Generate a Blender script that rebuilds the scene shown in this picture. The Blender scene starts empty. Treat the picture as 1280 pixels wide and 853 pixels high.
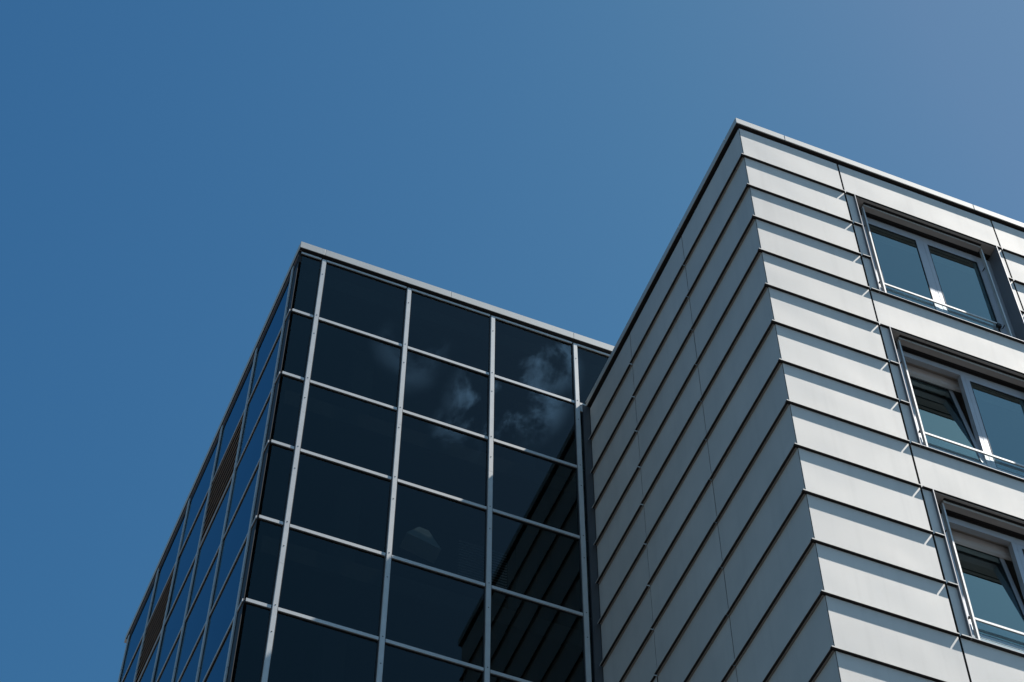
import bpy, math, random
from mathutils import Matrix, Vector
random.seed(4)
C = bpy.data.collections.new("place"); bpy.context.scene.collection.children.link(C)
sc = bpy.context.scene
R = math.radians
H = 26.54                                   # height of the upper cladding line above the ground

# ---------------------------------------------------------------- camera
cam = bpy.data.objects.new("camera", bpy.data.cameras.new("camera")); C.objects.link(cam)
cam.matrix_world = (Matrix.Translation((-7.96288, -11.54627, -24.93974 + H))
                    @ Matrix.Rotation(-0.3812369, 4, 'Z') @ Matrix.Rotation(2.5343327, 4, 'X')
                    @ Matrix.Rotation(0.00264, 4, 'Z'))
cam.data.sensor_width = 36; cam.data.lens = 2557.776 / 1280 * 36
cam.data.clip_start = 0.1; cam.data.clip_end = 4000
sc.camera = cam

# ---------------------------------------------------------------- sky and sun
SUN = Vector((1, -0.25, 1.68)).normalized()
w = bpy.data.worlds.new("World"); sc.world = w; w.use_nodes = True
nt = w.node_tree; nt.nodes.clear(); N = nt.nodes.new; L = nt.links.new
wo = N("ShaderNodeOutputWorld"); bg = N("ShaderNodeBackground"); bg.inputs[1].default_value = 0.075
sky = N("ShaderNodeTexSky"); sky.sky_type = 'NISHITA'; sky.sun_disc = False
sky.sun_elevation = math.asin(SUN.z); sky.sun_rotation = math.atan2(SUN.x, SUN.y)
sky.air_density = 1.0; sky.dust_density = 0.6; sky.ozone_density = 1.6; sky.altitude = 100
# a few fair-weather clouds standing south of the buildings
tc = N("ShaderNodeTexCoord")
n1 = N("ShaderNodeTexNoise"); n1.inputs["Scale"].default_value = 26.0; n1.inputs["Detail"].default_value = 9
n1.inputs["Roughness"].default_value = 0.62; n1.inputs["Distortion"].default_value = 0.35
L(tc.outputs["Generated"], n1.inputs["Vector"])
def cloud(direction, radius, soft, amount):
    d = Vector(direction).normalized()
    dot = N("ShaderNodeVectorMath"); dot.operation = 'DOT_PRODUCT'
    L(tc.outputs["Generated"], dot.inputs[0]); dot.inputs[1].default_value = d
    mr = N("ShaderNodeMapRange"); mr.interpolation_type = 'SMOOTHSTEP'
    mr.inputs[1].default_value = math.cos(R(radius + soft)); mr.inputs[2].default_value = math.cos(R(radius))
    mr.inputs[3].default_value = 0; mr.inputs[4].default_value = amount
    L(dot.outputs["Value"], mr.inputs[0])
    return mr.outputs[0]
masks = [cloud((.232, -.530, .815), 0.1, 1.3, 1.0), cloud((.219, -.553, .804), 0.2, 1.5, 1.0),
         cloud((.207, -.572, .792), 0.1, 1.1, .7), cloud((.17, -.55, .817), 0.1, 1.2, .3),
         cloud((.6, -.78, .3), 8, 14, .9), cloud((-.5, -.8, .25), 6, 14, .8)]
acc = masks[0]
for m_ in masks[1:]:
    mx = N("ShaderNodeMath"); mx.operation = 'MAXIMUM'; L(acc, mx.inputs[0]); L(m_, mx.inputs[1]); acc = mx.outputs[0]
th = N("ShaderNodeMapRange"); th.interpolation_type = 'SMOOTHSTEP'
th.inputs[1].default_value = 0.44; th.inputs[2].default_value = 0.62
L(n1.outputs["Fac"], th.inputs[0])
mul = N("ShaderNodeMath"); mul.operation = 'MULTIPLY'; L(acc, mul.inputs[0]); L(th.outputs[0], mul.inputs[1])
mixc = N("ShaderNodeMix"); mixc.data_type = 'RGBA'
# clear mountain-blue sky: the red fades faster than in the model's air as one looks away from the sun
sep = N("ShaderNodeSeparateColor"); L(sky.outputs[0], sep.inputs[0])
def mth(op, a, b):
    n_ = N("ShaderNodeMath"); n_.operation = op
    for i_, v_ in enumerate((a, b)):
        if isinstance(v_, (int, float)): n_.inputs[i_].default_value = v_
        else: L(v_, n_.inputs[i_])
    return n_.outputs[0]
rf = mth('MINIMUM', mth('MULTIPLY', mth('POWER', mth('DIVIDE', sep.outputs[0], 1.88), 1.0), 0.95), 0.90)
cmb = N("ShaderNodeCombineColor")
L(mth('MULTIPLY', sep.outputs[0], rf), cmb.inputs[0]); L(mth('MULTIPLY', mth('MULTIPLY', sep.outputs[1], mth('MINIMUM', mth('POWER', mth('DIVIDE', sep.outputs[1], 1.97), 0.4), 1.02)), 1.27), cmb.inputs[1]); L(mth('MULTIPLY', mth('MULTIPLY', sep.outputs[2], mth('POWER', mth('DIVIDE', sep.outputs[2], 3.34), -0.12)), 1.41), cmb.inputs[2])
L(mul.outputs[0], mixc.inputs["Factor"]); L(cmb.outputs[0], mixc.inputs["A"]); mixc.inputs["B"].default_value = (12, 21, 34, 1)
L(mixc.outputs["Result"], bg.inputs[0]); L(bg.outputs[0], wo.inputs[0])

sun = bpy.data.objects.new("sun", bpy.data.lights.new("sun", 'SUN')); C.objects.link(sun)
sun.data.energy = 5.0; sun.data.angle = R(0.5); sun.data.color = (1.0, 0.955, 0.90)
sun.rotation_euler = SUN.to_track_quat('Z', 'Y').to_euler()
sc.view_settings.view_transform = 'Standard'; sc.view_settings.look = 'None'
sc.view_settings.gamma = 1; sc.view_settings.use_curve_mapping = False
sc.view_settings.exposure = 0.0

# ---------------------------------------------------------------- materials
def mat(name, col, rough=0.5, metal=0.0, ior=1.5, var=0.0, vscale=1.5, bump=0.0, bscale=1.2, stretch=(1, 1, 1), spec=0.5, streak=0.0):
    m = bpy.data.materials.new(name); m.use_nodes = True
    t = m.node_tree; b = t.nodes["Principled BSDF"]
    b.inputs["Base Color"].default_value = (*col, 1); b.inputs["Roughness"].default_value = rough
    b.inputs["Metallic"].default_value = metal; b.inputs["IOR"].default_value = ior
    b.inputs["Specular IOR Level"].default_value = spec
    g = t.nodes.new("ShaderNodeNewGeometry"); mp = t.nodes.new("ShaderNodeMapping"); mp.inputs["Scale"].default_value = stretch
    t.links.new(g.outputs["Position"], mp.inputs[0])
    if var:
        n = t.nodes.new("ShaderNodeTexNoise"); n.inputs["Scale"].default_value = vscale; n.inputs["Detail"].default_value = 6
        n.inputs["Roughness"].default_value = .6
        t.links.new(mp.outputs[0], n.inputs["Vector"])
        r = t.nodes.new("ShaderNodeMapRange"); r.inputs[1].default_value = .3; r.inputs[2].default_value = .7
        r.inputs[3].default_value = 1 - var; r.inputs[4].default_value = 1 + var
        t.links.new(n.outputs["Fac"], r.inputs[0])
        fac = r.outputs[0]
        if streak:                                   # faint rain streaks running down the sheets
            mp2 = t.nodes.new("ShaderNodeMapping"); mp2.inputs["Scale"].default_value = (9, 9, .35)
            t.links.new(g.outputs["Position"], mp2.inputs[0])
            n2 = t.nodes.new("ShaderNodeTexNoise"); n2.inputs["Scale"].default_value = 1.0; n2.inputs["Detail"].default_value = 4
            t.links.new(mp2.outputs[0], n2.inputs["Vector"])
            r2 = t.nodes.new("ShaderNodeMapRange"); r2.inputs[1].default_value = .5; r2.inputs[2].default_value = .8
            r2.inputs[3].default_value = 1; r2.inputs[4].default_value = 1 - streak
            t.links.new(n2.outputs["Fac"], r2.inputs[0])
            mm = t.nodes.new("ShaderNodeMath"); mm.operation = 'MULTIPLY'
            t.links.new(fac, mm.inputs[0]); t.links.new(r2.outputs[0], mm.inputs[1]); fac = mm.outputs[0]
        if streak:
            oi = t.nodes.new("ShaderNodeObjectInfo"); ro = t.nodes.new("ShaderNodeMapRange")
            ro.inputs[3].default_value = .965; ro.inputs[4].default_value = 1.03
            t.links.new(oi.outputs["Random"], ro.inputs[0])
            m3 = t.nodes.new("ShaderNodeMath"); m3.operation = 'MULTIPLY'
            t.links.new(fac, m3.inputs[0]); t.links.new(ro.outputs[0], m3.inputs[1]); fac = m3.outputs[0]
        v = t.nodes.new("ShaderNodeVectorMath"); v.operation = 'SCALE'; v.inputs[0].default_value = col
        t.links.new(fac, v.inputs["Scale"]); t.links.new(v.outputs[0], b.inputs["Base Color"])
        rr = t.nodes.new("ShaderNodeMapRange"); rr.inputs[3].default_value = rough * .92; rr.inputs[4].default_value = min(1, rough * 1.08)
        t.links.new(n.outputs["Fac"], rr.inputs[0]); t.links.new(rr.outputs[0], b.inputs["Roughness"])
    if bump:
        n = t.nodes.new("ShaderNodeTexNoise"); n.inputs["Scale"].default_value = bscale; n.inputs["Detail"].default_value = 1
        t.links.new(mp.outputs[0], n.inputs["Vector"])
        bp = t.nodes.new("ShaderNodeBump"); bp.inputs["Strength"].default_value = 1; bp.inputs["Distance"].default_value = bump
        t.links.new(n.outputs["Fac"], bp.inputs["Height"]); t.links.new(bp.outputs[0], b.inputs["Normal"])
    return m

def glass(name, tint, ior, bump, bscale, refl=(1, 1, 1)):
    """A sheet of solar glass: Fresnel mirror over a tinted see-through body."""
    m = bpy.data.materials.new(name); m.use_nodes = True
    t = m.node_tree; t.nodes.clear()
    o = t.nodes.new("ShaderNodeOutputMaterial"); mx = t.nodes.new("ShaderNodeMixShader")
    tr = t.nodes.new("ShaderNodeBsdfTransparent"); tr.inputs[0].default_value = (*tint, 1)
    gl = t.nodes.new("ShaderNodeBsdfGlossy"); gl.inputs["Roughness"].default_value = 0.0; gl.inputs[0].default_value = (*refl, 1)
    fr = t.nodes.new("ShaderNodeFresnel"); fr.inputs[0].default_value = ior
    n = t.nodes.new("ShaderNodeTexNoise"); n.inputs["Scale"].default_value = bscale; n.inputs["Detail"].default_value = 1
    g = t.nodes.new("ShaderNodeNewGeometry"); t.links.new(g.outputs["Position"], n.inputs["Vector"])
    bp = t.nodes.new("ShaderNodeBump"); bp.inputs["Distance"].default_value = bump; bp.inputs["Strength"].default_value = 1
    t.links.new(n.outputs["Fac"], bp.inputs["Height"]); t.links.new(bp.outputs[0], gl.inputs["Normal"])
    ff = t.nodes.new("ShaderNodeMath"); ff.operation = 'SUBTRACT'; ff.inputs[0].default_value = 1; t.links.new(g.outputs["Backfacing"], ff.inputs[1])
    fm = t.nodes.new("ShaderNodeMath"); fm.operation = 'MULTIPLY'; t.links.new(ff.outputs[0], fm.inputs[0]); t.links.new(fr.outputs[0], fm.inputs[1])
    t.links.new(fm.outputs[0], mx.inputs[0]); t.links.new(tr.outputs[0], mx.inputs[1]); t.links.new(gl.outputs[0], mx.inputs[2])
    t.links.new(mx.outputs[0], o.inputs[0])
    return m

M = dict(
    clad=mat("silver_painted_sheet", (.598, .574, .538), .71, .72, var=.045, vscale=1.3, bump=.007, bscale=1.1, streak=.06),
    coping=mat("coping_aluminium", (.52, .515, .49), .66, .7, var=.05, vscale=3),
    alu=mat("anodised_aluminium", (.56, .555, .535), .60, .75, var=.06, vscale=4),
    frame=mat("window_aluminium", (.42, .43, .45), .5, .5, var=.04, vscale=5),
    reveal=mat("reveal_sheet", (.20, .21, .23), .5, .5, var=.05, vscale=2),
    soffit=mat("soffit_sheet", (.34, .32, .30), .6, .2, var=.08, vscale=4, stretch=(1, 6, 1)),
    dark=mat("black_membrane_and_shade", (.012, .012, .013), .8, 0, var=.2),  # backing membrane; also the painted shade under lips, copings and sills
    gasket=mat("rubber_gasket", (.015, .015, .016), .6, 0, var=.2),
    louvre=mat("brown_louvre_metal", (.34, .19, .10), .5, .3, var=.2, vscale=6),
    strip=mat("dark_strip_metal", (.055, .06, .066), .5, .2, var=.1),
    plaster=mat("indoor_plaster", (.42, .38, .34), .8, 0, var=.05),
    carpet=mat("indoor_dark", (.05, .05, .05), .9, 0, var=.1),
    blind=mat("blind_slat", (.75, .76, .76), .5, .2, var=.05),
    cloth=mat("pale_shade", (.75, .80, .82), .8, 0, var=.1),
    roof=mat("roof_gravel", (.25, .25, .24), .9, 0, var=.3, vscale=20),
    asphalt=mat("paving", (.135, .12, .112), .85, 0, var=.25, vscale=.4),
    wglass=glass("window_glass", (.50, .55, .57), 3.7, .0004, 1.3, (.70, .96, 1.0)),
    cglass=glass("solar_glass", (.44, .48, .48), 1.50, .0005, .8, (.74, .86, .86)),
    sglass=glass("blue_solar_glass", (.22, .28, .32), 1.46, .0005, .8, (.45, .68, .82)),
    guard=glass("guard_glass", (.93, .97, .97), 1.5, .0, 1),
)

# ---------------------------------------------------------------- mesh helpers
class MB:
    """Collects boxes and prisms into one mesh. f maps local (u, v, z) to the building's space."""
    def __init__(s, f=None): s.v = []; s.q = []; s.f = f or (lambda a, b, c: (a, b, c))
    def hexa(s, pts):
        i = len(s.v); s.v += [s.f(*p) for p in pts]
        s.q += [(i, i+3, i+2, i+1), (i+4, i+5, i+6, i+7), (i, i+1, i+5, i+4), (i+1, i+2, i+6, i+5), (i+2, i+3, i+7, i+6), (i+3, i, i+4, i+7)]
        return s
    def box(s, x0, x1, y0, y1, z0, z1):
        return s.hexa([(x0, y0, z0), (x1, y0, z0), (x1, y1, z0), (x0, y1, z0), (x0, y0, z1), (x1, y0, z1), (x1, y1, z1), (x0, y1, z1)])
    def disc(s, c, ax, r, h, n=8):
        i = len(s.v); a, b = [(1, 2), (0, 2), (0, 1)][ax]
        for k in (0, 1):
            for j in range(n):
                p = list(c); p[a] += r*math.cos(6.2832*j/n); p[b] += r*math.sin(6.2832*j/n); p[ax] += h*k
                s.v.append(s.f(*p))
        s.q += [tuple(range(i, i+n)), tuple(range(i+n, i+2*n))] + [(i+j, i+(j+1) % n, i+n+(j+1) % n, i+n+j) for j in range(n)]
        return s
    def build(s, name, m, parent=None, bevel=0, second=None, split=None):
        me = bpy.data.meshes.new(name); me.from_pydata(s.v, [], s.q); me.materials.append(m)
        if second:
            me.materials.append(second)
            for p in me.polygons[split:]: p.material_index = 1
        import bmesh
        bm = bmesh.new(); bm.from_mesh(me); bmesh.ops.recalc_face_normals(bm, faces=bm.faces)
        if bevel: bmesh.ops.bevel(bm, geom=list(bm.edges), offset=bevel, segments=1, affect='EDGES')
        bm.to_mesh(me); bm.free()
        o = bpy.data.objects.new(name, me); C.objects.link(o)
        if parent: o.parent = parent
        return o
def empty(name, loc):
    o = bpy.data.objects.new(name, None); C.objects.link(o); o.location = loc; o.empty_display_size = .5; return o

# ---------------------------------------------------------------- ground
g = MB().box(-400, 400, -400, 400, -0.5, 0).build("ground", M["asphalt"]); g["kind"] = "structure"

# ================================================================ METAL-CLAD BUILDING
# building space: x to the right along its front, y into the depth, z measured from its upper cladding line
P = .034; hr = 0.8
XA, XB = 1.575, 4.023                       # vertical joints left and right of the window bay
OL, OR = 1.706, 3.915                       # the window opening
YG = 5.2932                                 # plane of the glass front behind
XE = 13.0                                   # right-hand end
YE = 12.0
ROWS = 14
BOT = -H + .0
A = empty("metal_clad_building", (0, 0, H))
A["label"] = "silver metal-clad office building with horizontal lipped panels and recessed windows, nearer one on the right"
A["category"] = "building"

# dark backing wall behind the sheets, windows left open
core = MB()
yb0, yb1 = P + .034, .32
core.box(P+.034, OL, yb0, yb1, BOT, .08)
core.box(OR+.01, XE, yb0, yb1, BOT, .08)
for n in range(-1, 4):
    top = .08 if n == -1 else -3.2*(n) - 3.2 - .03
    bot = -.8 - 3.2*(n+1) + .10
    if n == 3: bot = BOT
    core.box(OL, OR+.01, yb0+.001, yb1-.001, bot, top)
core.box(P+.034, P+.3, yb1, YG+.1, BOT, .08)
core.box(P+.3, XE, YE-.3, YE, BOT, .08)
core.box(XE-.3, XE, yb1, YE-.3, BOT, .08)
core.build("wall", M["dark"], A)
MB().box(P+.3, XE-.3, .32, YE-.3, -.25, .0).build("roof", M["roof"], A)

# coping: mitred sheet-metal lengths with narrow seams
cz0, cz1 = .060, .197
cuts = [0.0, .75, 3.75, 6.75, 9.75, XE]
for i in range(len(cuts)-1):
    a, b = cuts[i], cuts[i+1]
    a += 0 if i == 0 else .003; b -= .003
    m = MB(); m.box(a, b, -.008, .35, cz0, cz1)
    m.build("coping", M["coping"], A, bevel=.004)
ycuts = [.353, 1.9, 4.9, YG-.0]
for i in range(3):
    MB().box(-.002, .33, ycuts[i]+.003, ycuts[i+1]-.003, cz0, cz1).build("coping", M["coping"], A, bevel=.004)
MB().box(.004, .3, 0.0, YG, cz0+.02, cz1-.02).box(.3, XE-.1, 0.0, .3, cz0+.02, cz1-.02).build("coping_core", M["dark"], A)
MB().box(.004, XE-.1, .003, P+.03, cz0-.010, cz0-.003).box(.003, P+.03, P+.03, YG-.02, cz0-.010, cz0-.003).build("coping_shade", M["dark"], A)  # black strips that paint the shade on the coping's underside

def front_panel(x0, x1, k, xl=None):
    """Flat sheet with a thin projecting lip along its lower edge; a black strip inside the hollow lip paints in the shade below it."""
    zb = -k*hr; zt = -(k-1)*hr - .008
    if k == 1: zt = -.010
    dz = random.uniform(-.0012, .0012); dy = random.uniform(-.0008, .0008)
    xl = x0 if xl is None else xl
    m = MB()
    m.box(x0, x1, P+dy, P+.006, zb+.016, zt)
    m.box(xl, x1, dy+.0025, P+.02, zb+.012, zb+.016)
    m.box(xl, x1, dy, dy+.0025, zb+dz*.5, zb+.016)
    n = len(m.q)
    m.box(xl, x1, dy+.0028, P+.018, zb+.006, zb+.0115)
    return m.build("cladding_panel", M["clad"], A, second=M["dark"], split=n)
PS = .051
def side_panel(y0, y1, k, dz=0.0):
    zb = -k*hr + dz; zt = -(k-1)*hr - .008
    if k == 1: zt = -.010
    if dz and k > 1: zt += dz
    dx = random.uniform(-.0010, .0010); tz = random.uniform(-.0015, .0015)
    yl = y0 + (.004 if y0 < .1 else 0); ys = y0 + (.012 if y0 < .1 else 0)
    m = MB()
    m.box(PS+dx, PS+.005, ys, y1, zb+.016, zt)
    m.box(dx+.0025, PS+.010, yl, y1, zb+.012, zb+.016)
    m.box(dx, dx+.0025, yl, y1, zb+tz, zb+.016)
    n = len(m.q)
    m.box(dx+.0028, .035, yl, y1, zb+.006, zb+.0115)  # black strip, shade under the side lip put into the colour
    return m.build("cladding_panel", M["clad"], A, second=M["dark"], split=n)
G = .014
for k in range(1, ROWS+1):
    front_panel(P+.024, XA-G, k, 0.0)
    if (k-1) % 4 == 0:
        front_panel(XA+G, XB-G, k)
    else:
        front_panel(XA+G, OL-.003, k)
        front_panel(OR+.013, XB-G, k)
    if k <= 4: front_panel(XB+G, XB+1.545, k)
Y1, Y2 = 1.93, 3.76
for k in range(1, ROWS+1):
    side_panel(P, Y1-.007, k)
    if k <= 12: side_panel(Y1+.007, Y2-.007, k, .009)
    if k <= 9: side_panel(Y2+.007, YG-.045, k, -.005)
# the remaining sheets, below and to the right of the ones above
low = MB()
for k in range(1, 34):
    zb = -k*hr; zt = -(k-1)*hr - .008
    if k == 1: zt = -.010
    spans = []
    if k > ROWS: spans += [(P+.028, XA-G), (XA+G, XB-G)]
    spans += ([(XB+G, XB+1.545)] if k > 4 else []) + [(XB+1.563, XB+4.0), (XB+4.018, XE)]
    for a, b in spans:
        low.box(a, b, P, P+.02, zb+.0045, zt); low.box(a, b, 0, P+.02, zb, zb+.0045)
    for a, b, kk in ((P, Y1-.004, ROWS), (Y1+.004, Y2-.004, 12), (Y2+.004, YG-.045, 9)):
        if k > kk:
            low.box(P, P+.012, a, b, zb+.0045, zt); low.box(0, P+.012, a, b, zb, zb+.0045)
low.build("outer_cladding", M["clad"], A)
# strip that closes the corner between the metal side and the glass front
MB().box(-.062, P+.02, YG-.03, YG+.05, BOT, .05).build("corner_strip", M["strip"], A)
MB().box(-.10, -.004, YG-.012, YG+.04, -.10, .05).build("corner_flashing", M["alu"], A)

def window(n, tilt):
    z0 = -.8 - 3.2*n                       # underside of the lip above
    zb = z0 - 2.4
    fr = MB()
    F = .22                                # front plane of the fixed frame
    # fixed frame: head, sill, jambs, middle post
    fr.box(OL+.012, OR-.002, F, F+.07, z0-.185, z0-.085)
    fr.box(OL+.012, OR-.002, F, F+.07, zb+.02, zb+.34)
    fr.box(OL+.012, 1.925, F, F+.07, zb+.34, z0-.185)
    fr.box(3.745, OR-.002, F, F+.07, zb+.34, z0-.185)
    fr.box(2.785, 2.842, F, F+.07, zb+.34, z0-.185)
    W = fr.build("window", M["frame"], A)
    W["label"] = ["top floor window with both casements shut", "second floor from the top, window with its left casement tilted inwards",
                  "lowest window in view with its left casement tilted inwards"][n] if n < 3 else "window below the picture"
    # casements
    for (a, b, tl) in ((1.93, 2.7835, tilt), (2.8435, 3.7435, 0)):
        zl, zh = zb+.345, z0-.190
        sw = .062
        f = None
        if tl:
            ca, sa = math.cos(R(tl)), math.sin(R(tl))
            y0 = F+.03
            f = lambda u, v, z, ca=ca, sa=sa, zl=zl, y0=y0: (u, y0 + (v-y0)*ca + (z-zl)*sa, zl - (v-y0)*sa + (z-zl)*ca)
        s = MB(f)
        yf = F-.0015
        s.box(a, b, yf, F+.06, zh-sw, zh).box(a, b, yf, F+.06, zl, zl+sw)
        s.box(a, a+sw, yf, F+.06, zl+sw, zh-sw).box(b-sw, b, yf, F+.06, zl+sw, zh-sw)
        S = s.build("casement", M["frame"], W)
        q = MB(f); q.box(a+sw-.004, b-sw+.004, F+.006, F+.012, zl+sw-.004, zh-sw+.004); q.build("pane", M["wglass"], W)
        q = MB(f); t_ = .008
        q.box(a+sw, b-sw, F-.004, F+.006, zh-sw-t_, zh-sw).box(a+sw, b-sw, F-.004, F+.006, zl+sw, zl+sw+t_)
        q.box(a+sw, a+sw+t_, F-.004, F+.006, zl+sw+t_, zh-sw-t_).box(b-sw-t_, b-sw, F-.004, F+.006, zl+sw+t_, zh-sw-t_)
        q.build("gasket", M["gasket"], W)
    # reveals
    for xr in (OL, OR): MB().box(xr, xr+.010, -.001, .30, zb+.003, z0-.004).build("reveal", M["reveal"], W)
    # soffit strip, slot, blind box
    so = MB(); so.box(OL+.011, OR-.001, .022, .052, z0-.012, z0-.004)
    so.box(OL+.011, OL+.17, .052, .21, z0-.012, z0-.004).box(OR-.20, OR-.001, .052, .25, z0-.012, z0-.004)
    so.build("soffit", M["soffit"], W)
    bb = MB(); bb.box(OL+.172, OR-.202, .088, .165, z0-.050, z0-.012)
    bb.build("blind_box", M["soffit"], W)
    lp = MB(); lp.box(OL+.172, OR-.202, .084, .088, z0-.052, z0-.020); lp.build("blind_box_edge", M["alu"], W)
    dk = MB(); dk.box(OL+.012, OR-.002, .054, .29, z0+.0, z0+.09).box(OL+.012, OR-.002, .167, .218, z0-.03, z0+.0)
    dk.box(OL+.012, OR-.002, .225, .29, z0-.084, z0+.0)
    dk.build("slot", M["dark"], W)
    # guide rails for the blind, standing free of the reveal
    for xg in (1.872, 3.722):
        gm = MB(); gm.box(xg, xg+.022, .105, .116, zb+.06, z0-.03).box(xg+.004, xg+.018, .116, .135, zb+.06, z0-.03)
        gm.box(xg, xg+.022, .135, .150, zb+.06, z0-.03)
        gm.build("guide_rail", M["alu"], W)
        for zz in (z0-.45, zb+.55):
            MB().box(xg+.006, xg+.016, .150, F, zz, zz+.014).build("bracket", M["gasket"], W)
    # fall guard: slim bar over a glass strip
    zr = z0 - 1.805
    MB().box(1.895, 3.66, .186, .206, zr-.022, zr+.010).build("guard_rail", M["alu"], W)
    MB().box(1.91, 3.63, .193, .199, zb+.12, zr-.022).build("guard_glass", M["guard"], W)
    MB().box(3.63, 3.69, .172, .216, zr-.075, zr-.020).build("clamp", M["gasket"], W)
    # sill
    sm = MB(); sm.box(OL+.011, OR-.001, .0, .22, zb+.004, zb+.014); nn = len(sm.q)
    sm.box(OL+.011, OR-.001, .003, P+.03, zb-.003, zb+.0035)  # black band painted in as the shade beneath the sill
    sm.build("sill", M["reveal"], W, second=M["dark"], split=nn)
    # the room behind
    rm = MB(); yi, yr = .322, 4.0
    rm.box(OL-.6, OR+.6, yi, yr, z0+.14, z0+.20)                       # ceiling
    rm.box(OL-.6, OR+.6, yr, yr+.1, z0-2.9, z0+.14)
    rm.box(OL-.7, OL-.6, yi, yr, z0-2.9, z0+.2).box(OR+.6, OR+.7, yi, yr, z0-2.9, z0+.2)
    rm.box(OL+.011, OR-.001, .29, .42, z0-.10, z0-.05)                 # inner lintel
    rm.build("room", M["plaster"], W)
    MB().box(OL-.6, OR+.6, yi, yr, z0-3.0, z0-2.9).build("room_floor", M["carpet"], W)
    # raised inner blind: a stack of slats under the head
    sl = MB()
    for i in range(9):
        sl.box(1.95, 3.72, .36, .41, z0-.13-i*.018, z0-.126-i*.018)
    sl.build("inner_blind", M["blind"], W)
    return W
window(0, 0); window(1, 6.8); window(2, 6.2); window(3, 0)

# ================================================================ GLASS BUILDING
Bd = empty("glass_office_building", (0, 0, H))
Bd["label"] = "dark glass office building with pale metal grid, behind and left of the metal-clad one"
Bd["category"] = "building"
X0, W0, T0, HG = -4.33760, 1.39582, 1.65818, 1.58297
XC = -4.73077
PHI = -0.0278803
DX, DY = math.sin(PHI), math.cos(PHI)
def fs(t, v, z):   # side frame: t = distance back from the corner, v = outward offset
    return (XC + DX*t - DY*v, YG + DY*t + DX*v, z)
DEP = 8.61
VIS = 8                                      # rows of panes built one by one
BOTB = -H
XR = 6.0
mull = [X0+i*W0 for i in range(4)]
TZ = [T0-j*HG for j in range(0, 18)]
# front mullions
def screws(m, x, y, ax, zs):
    for z in zs: m.disc((x, y, z), ax, .008, -.003)
for i, x in enumerate(mull):
    m = MB(); zc = TZ[0]-.03
    # pressure cap in lengths, spliced every second floor
    zt = TZ[0]-.032; k = 0
    cutz = [zt] + [TZ[j]-.37*(1 if i % 2 else 2.1) for j in (2, 4, 6, 8, 11, 14)] + [BOTB]
    for a, b in zip(cutz[:-1], cutz[1:]):
        m.box(x-.034, x+.034, YG-.034, YG-.008, b+.003, a)
        m.box(x-.028, x+.028, YG-.038, YG-.034, b+.003, a)
    M_ = m.build("mullion", M["alu"], Bd)
    MB().box(x-.048, x+.048, YG-.008, YG+.03, BOTB, zt).build("gasket", M["gasket"], M_)
    s = MB()
    for j in range(0, 9):
        for fz in (.28, .98):
            s.disc((x, YG-.0385, TZ[j]-HG*fz), 1, .009, -.002)
    s.build("screw", M["gasket"], M_)
# front transoms
xs = [XC+.026] + mull + [.02]
for j in range(0, 18):
    z = TZ[j]
    for a, b in zip(xs[:-1], xs[1:]):
        a_ = a + (.045 if a in mull else 0); b_ = b - (.045 if b in mull else 0)
        if b == .02 and j > 1: continue
        if b == .02: b_ = 0.9 if j == 0 else -.004
        m = MB(); m.box(a_, b_, YG-.020, YG-.006, z-(.034 if j == 0 else .028), z+(.006 if j == 0 else .028))
        if j <= VIS: m.build("transom", M["alu"], Bd)
        if j <= VIS+1:
            MB().box(a_, b_, YG-.006, YG+.028, z-.038, z+.034).build("transom_gasket", M["gasket"], Bd)
lt = MB()
for j in range(10, 18):
    lt.box(XC+.012, -.1, YG-.030, YG-.010, TZ[j]-.026, TZ[j]+.026)
lt.build("lower_transoms", M["alu"], Bd)
# panes of the front
xs = [XC+.03] + mull + [.9]
def pane(m, lab=None):
    o = m.build("pane", M["cglass"], Bd); return o
for j in range(0, VIS):
    for a, b in zip(xs[:-1], xs[1:]):
        t = random.uniform(-.0036, .0036); u = random.uniform(-.003, .003)   # panes never sit perfectly true
        f = lambda X, Y, Z, t=t, u=u, a=a, z=TZ[j]: (X, Y + (X-a)*t + (Z-z)*u, Z)
        MB(f).box(a+.02, b-.02, YG+.006, YG+.012, TZ[j+1]+.02, TZ[j]-.02).build("pane", M["cglass"], Bd)
MB().box(XC+.03, 0, YG+.006, YG+.012, BOTB, TZ[VIS]).build("lower_glazing", M["cglass"], Bd)
# side wall, running back from the corner
sv = [.244+i*1.67318 for i in range(6)]
for i, t in enumerate(sv):
    m = MB(fs); m.box(t-.034, t+.034, .004, .022, BOTB, 1.56)
    M_ = m.build("mullion", M["alu"], Bd)
    MB(fs).box(t-.044, t+.044, -.02, .004, BOTB, 1.55).build("gasket", M["gasket"], M_)
    s = MB(fs)
    for j in range(0, 7): s.box(t-.0345, t+.0345, .003, .0225, TZ[j]-HG*.62, TZ[j]-HG*.62+.006)
    s.build("splice", M["gasket"], M_)
for j in range(0, 18):
    for i in range(6):
        a = (sv[i-1]+.045) if i else .004; b = sv[i]-.045
        if 1 <= j <= 7:
            MB(fs).box(a, b, .004, .014, TZ[j]-.024, TZ[j]+.024).build("transom", M["alu"], Bd)
            MB(fs).box(a, b, -.02, .004, TZ[j]-.036, TZ[j]+.030).build("transom_gasket", M["gasket"], Bd)
louv = {(2, 1), (4, 1)}
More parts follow.
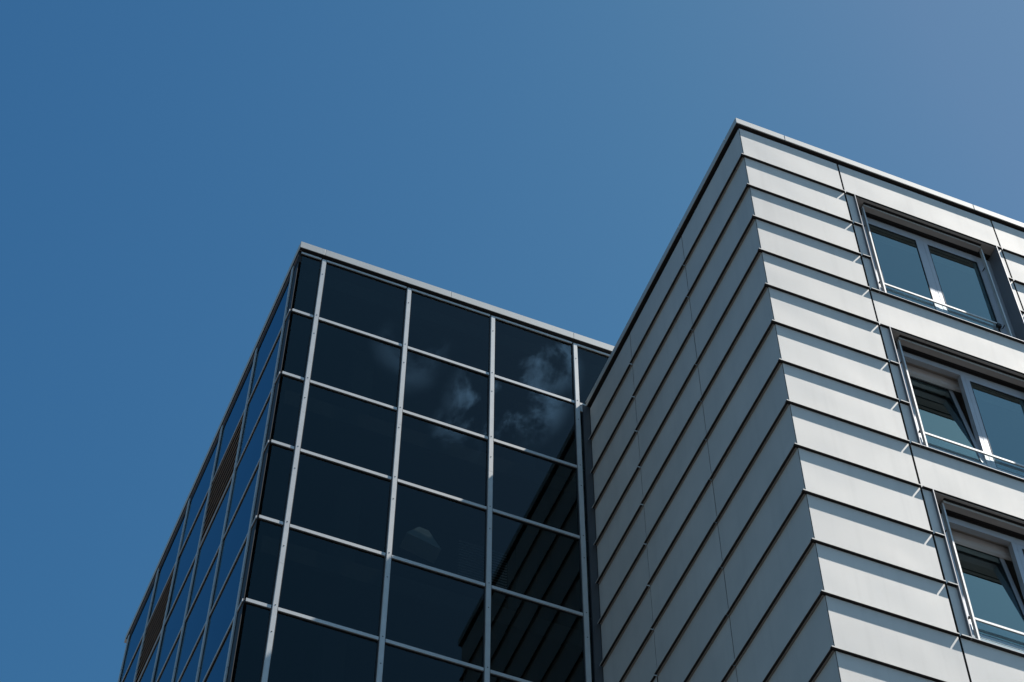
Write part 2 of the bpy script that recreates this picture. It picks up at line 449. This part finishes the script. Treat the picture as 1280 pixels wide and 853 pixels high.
for j in range(0, 7):
    for i in range(6):
        a = (sv[i-1]) if i else .012; b = sv[i]
        if (i, j) in louv:
            lv = MB(fs)
            n = 8; dz = (HG-.07)/n
            for q in range(n):
                zt = TZ[j]-.035-q*dz
                lv.hexa([(a+.05, .010, zt-dz*.62), (b-.05, .010, zt-dz*.62), (b-.05, .006, zt-dz*.70), (a+.05, .006, zt-dz*.70),
                         (a+.05, -.030, zt-dz*.16), (b-.05, -.030, zt-dz*.16), (b-.05, -.034, zt-dz*.24), (a+.05, -.034, zt-dz*.24)])
            o = lv.build("louvre", M["louvre"], Bd); o["label"] = "brown ventilation louvre panel"
            MB(fs).box(a+.03, b-.03, -.10, -.05, TZ[j+1]+.02, TZ[j]-.02).build("louvre_back", M["dark"], o)
            continue
        if i == 0:
            MB(fs).box(a, b-.04, -.012, -.004, TZ[j+1]+.034, TZ[j]-.034).build("corner_panel", M["gasket"], Bd)
            continue
        t = random.uniform(-.002, .002); u = random.uniform(-.0018, .0018)
        f = lambda T, V, Z, t=t, u=u, a=a, z=TZ[j]: fs(T, V + (T-a)*t + (Z-z)*u, Z)
        MB(f).box(a+.02, b-.02, -.010, -.004, TZ[j+1]+.02, TZ[j]-.02).build("pane", M["sglass"], Bd)
MB(fs).box(.03, sv[5], -.016, -.010, BOTB, TZ[7]).build("lower_glazing", M["cglass"], Bd)
# coping: front lengths and side lengths
CZ0, CZ1 = 1.722, 1.885
cx = [-4.75, X0-.005, -2.266, -.181, 2.9, XR]
for a, b in zip(cx[:-1], cx[1:]):
    MB().box(a+.0015, b-.0015, YG-.060, YG+(.0 if a < X0-.1 else .30), CZ0, CZ1).build("coping", M["coping"], Bd, bevel=.004)
ct = [.0, 2.2, 4.3, 6.4, DEP+.35]
def fc(t, v, z): return (-4.75 + DX*t - DY*v, YG-.06 + DY*t + DX*v, z)
for a, b in zip(ct[:-1], ct[1:]):
    MB(fc).box(a+.065, b+.06, -.30, 0, CZ0, CZ1).build("coping", M["coping"], Bd, bevel=.004)
MB().box(-4.744, XR, YG-.054, YG-.001, CZ0-.007, CZ0-.002).box(-4.744, XR, YG-.056, YG-.002, CZ0+.01, CZ1-.01).build("coping_core", M["dark"], Bd)  # first box: black underside, painted shade; second: core behind the seams
MB(fc).box(.07, DEP+.3, -.27, -.004, CZ0-.007, CZ0-.002).box(.07, DEP+.3, -.27, -.004, CZ0+.01, CZ1-.01).build("coping_core", M["dark"], Bd)  # same along the side: painted underside shade, then the core
# dark shadow gap under the coping, parapet and back walls
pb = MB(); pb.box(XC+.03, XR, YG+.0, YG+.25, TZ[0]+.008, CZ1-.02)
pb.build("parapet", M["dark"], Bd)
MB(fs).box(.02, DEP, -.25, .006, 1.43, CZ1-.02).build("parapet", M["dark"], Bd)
MB(fs).box(.02, DEP, .006, .012, 1.58, 1.60).build("trim", M["louvre"], Bd)
MB(fs).box(DEP-.05, DEP+.2, -10.5, -.01, BOTB, CZ1-.05).build("rear_wall", M["dark"], Bd)
MB().box(XR, XR+.2, YG, YG+DEP+.2, BOTB, CZ1-.05).build("end_wall", M["dark"], Bd)
MB(fs).box(.3, DEP-.1, -9.5, -.26, 1.45, 1.62).build("roof", M["roof"], Bd)
# floors seen dimly through the glass
for n in range(0, 9):
    z = T0 - HG*2*n - .10
    o = MB().box(XC+.15, XR, YG+.18, YG+DEP-.1, z-.32, z).build("floor_slab", M["carpet"], Bd)
for n in range(0, 4):
    z = T0 - HG*2*n - .10
    for x in (-3.4, -.7):
        MB().box(x, x+.32, YG+1.1, YG+1.42, z-3.17, z-.32).build("column", M["carpet"], Bd)
    MB().box(XC+.4, XR, YG+3.4, YG+3.5, z-3.17, z-.32).build("partition", M["carpet"], Bd)
# a shade and a venetian blind just behind the glass
sh = MB()
sh.hexa([(-2.62, YG+.30, -3.72), (-2.10, YG+.34, -3.80), (-2.10, YG+.62, -3.80), (-2.62, YG+.58, -3.72),
         (-2.42, YG+.38, -3.42), (-2.28, YG+.38, -3.44), (-2.28, YG+.52, -3.44), (-2.42, YG+.52, -3.42)])
sh.build("lamp_shade", M["cloth"], Bd)
bl = MB()
for q in range(14):
    z = -3.75 - q*.055
    bl.hexa([(-1.92, YG+.14, z), (-1.22, YG+.14, z), (-1.22, YG+.172, z+.012), (-1.92, YG+.172, z+.012),
             (-1.92, YG+.14, z+.004), (-1.22, YG+.14, z+.004), (-1.22, YG+.172, z+.016), (-1.92, YG+.172, z+.016)])
bl.build("venetian_blind", M["blind"], Bd)
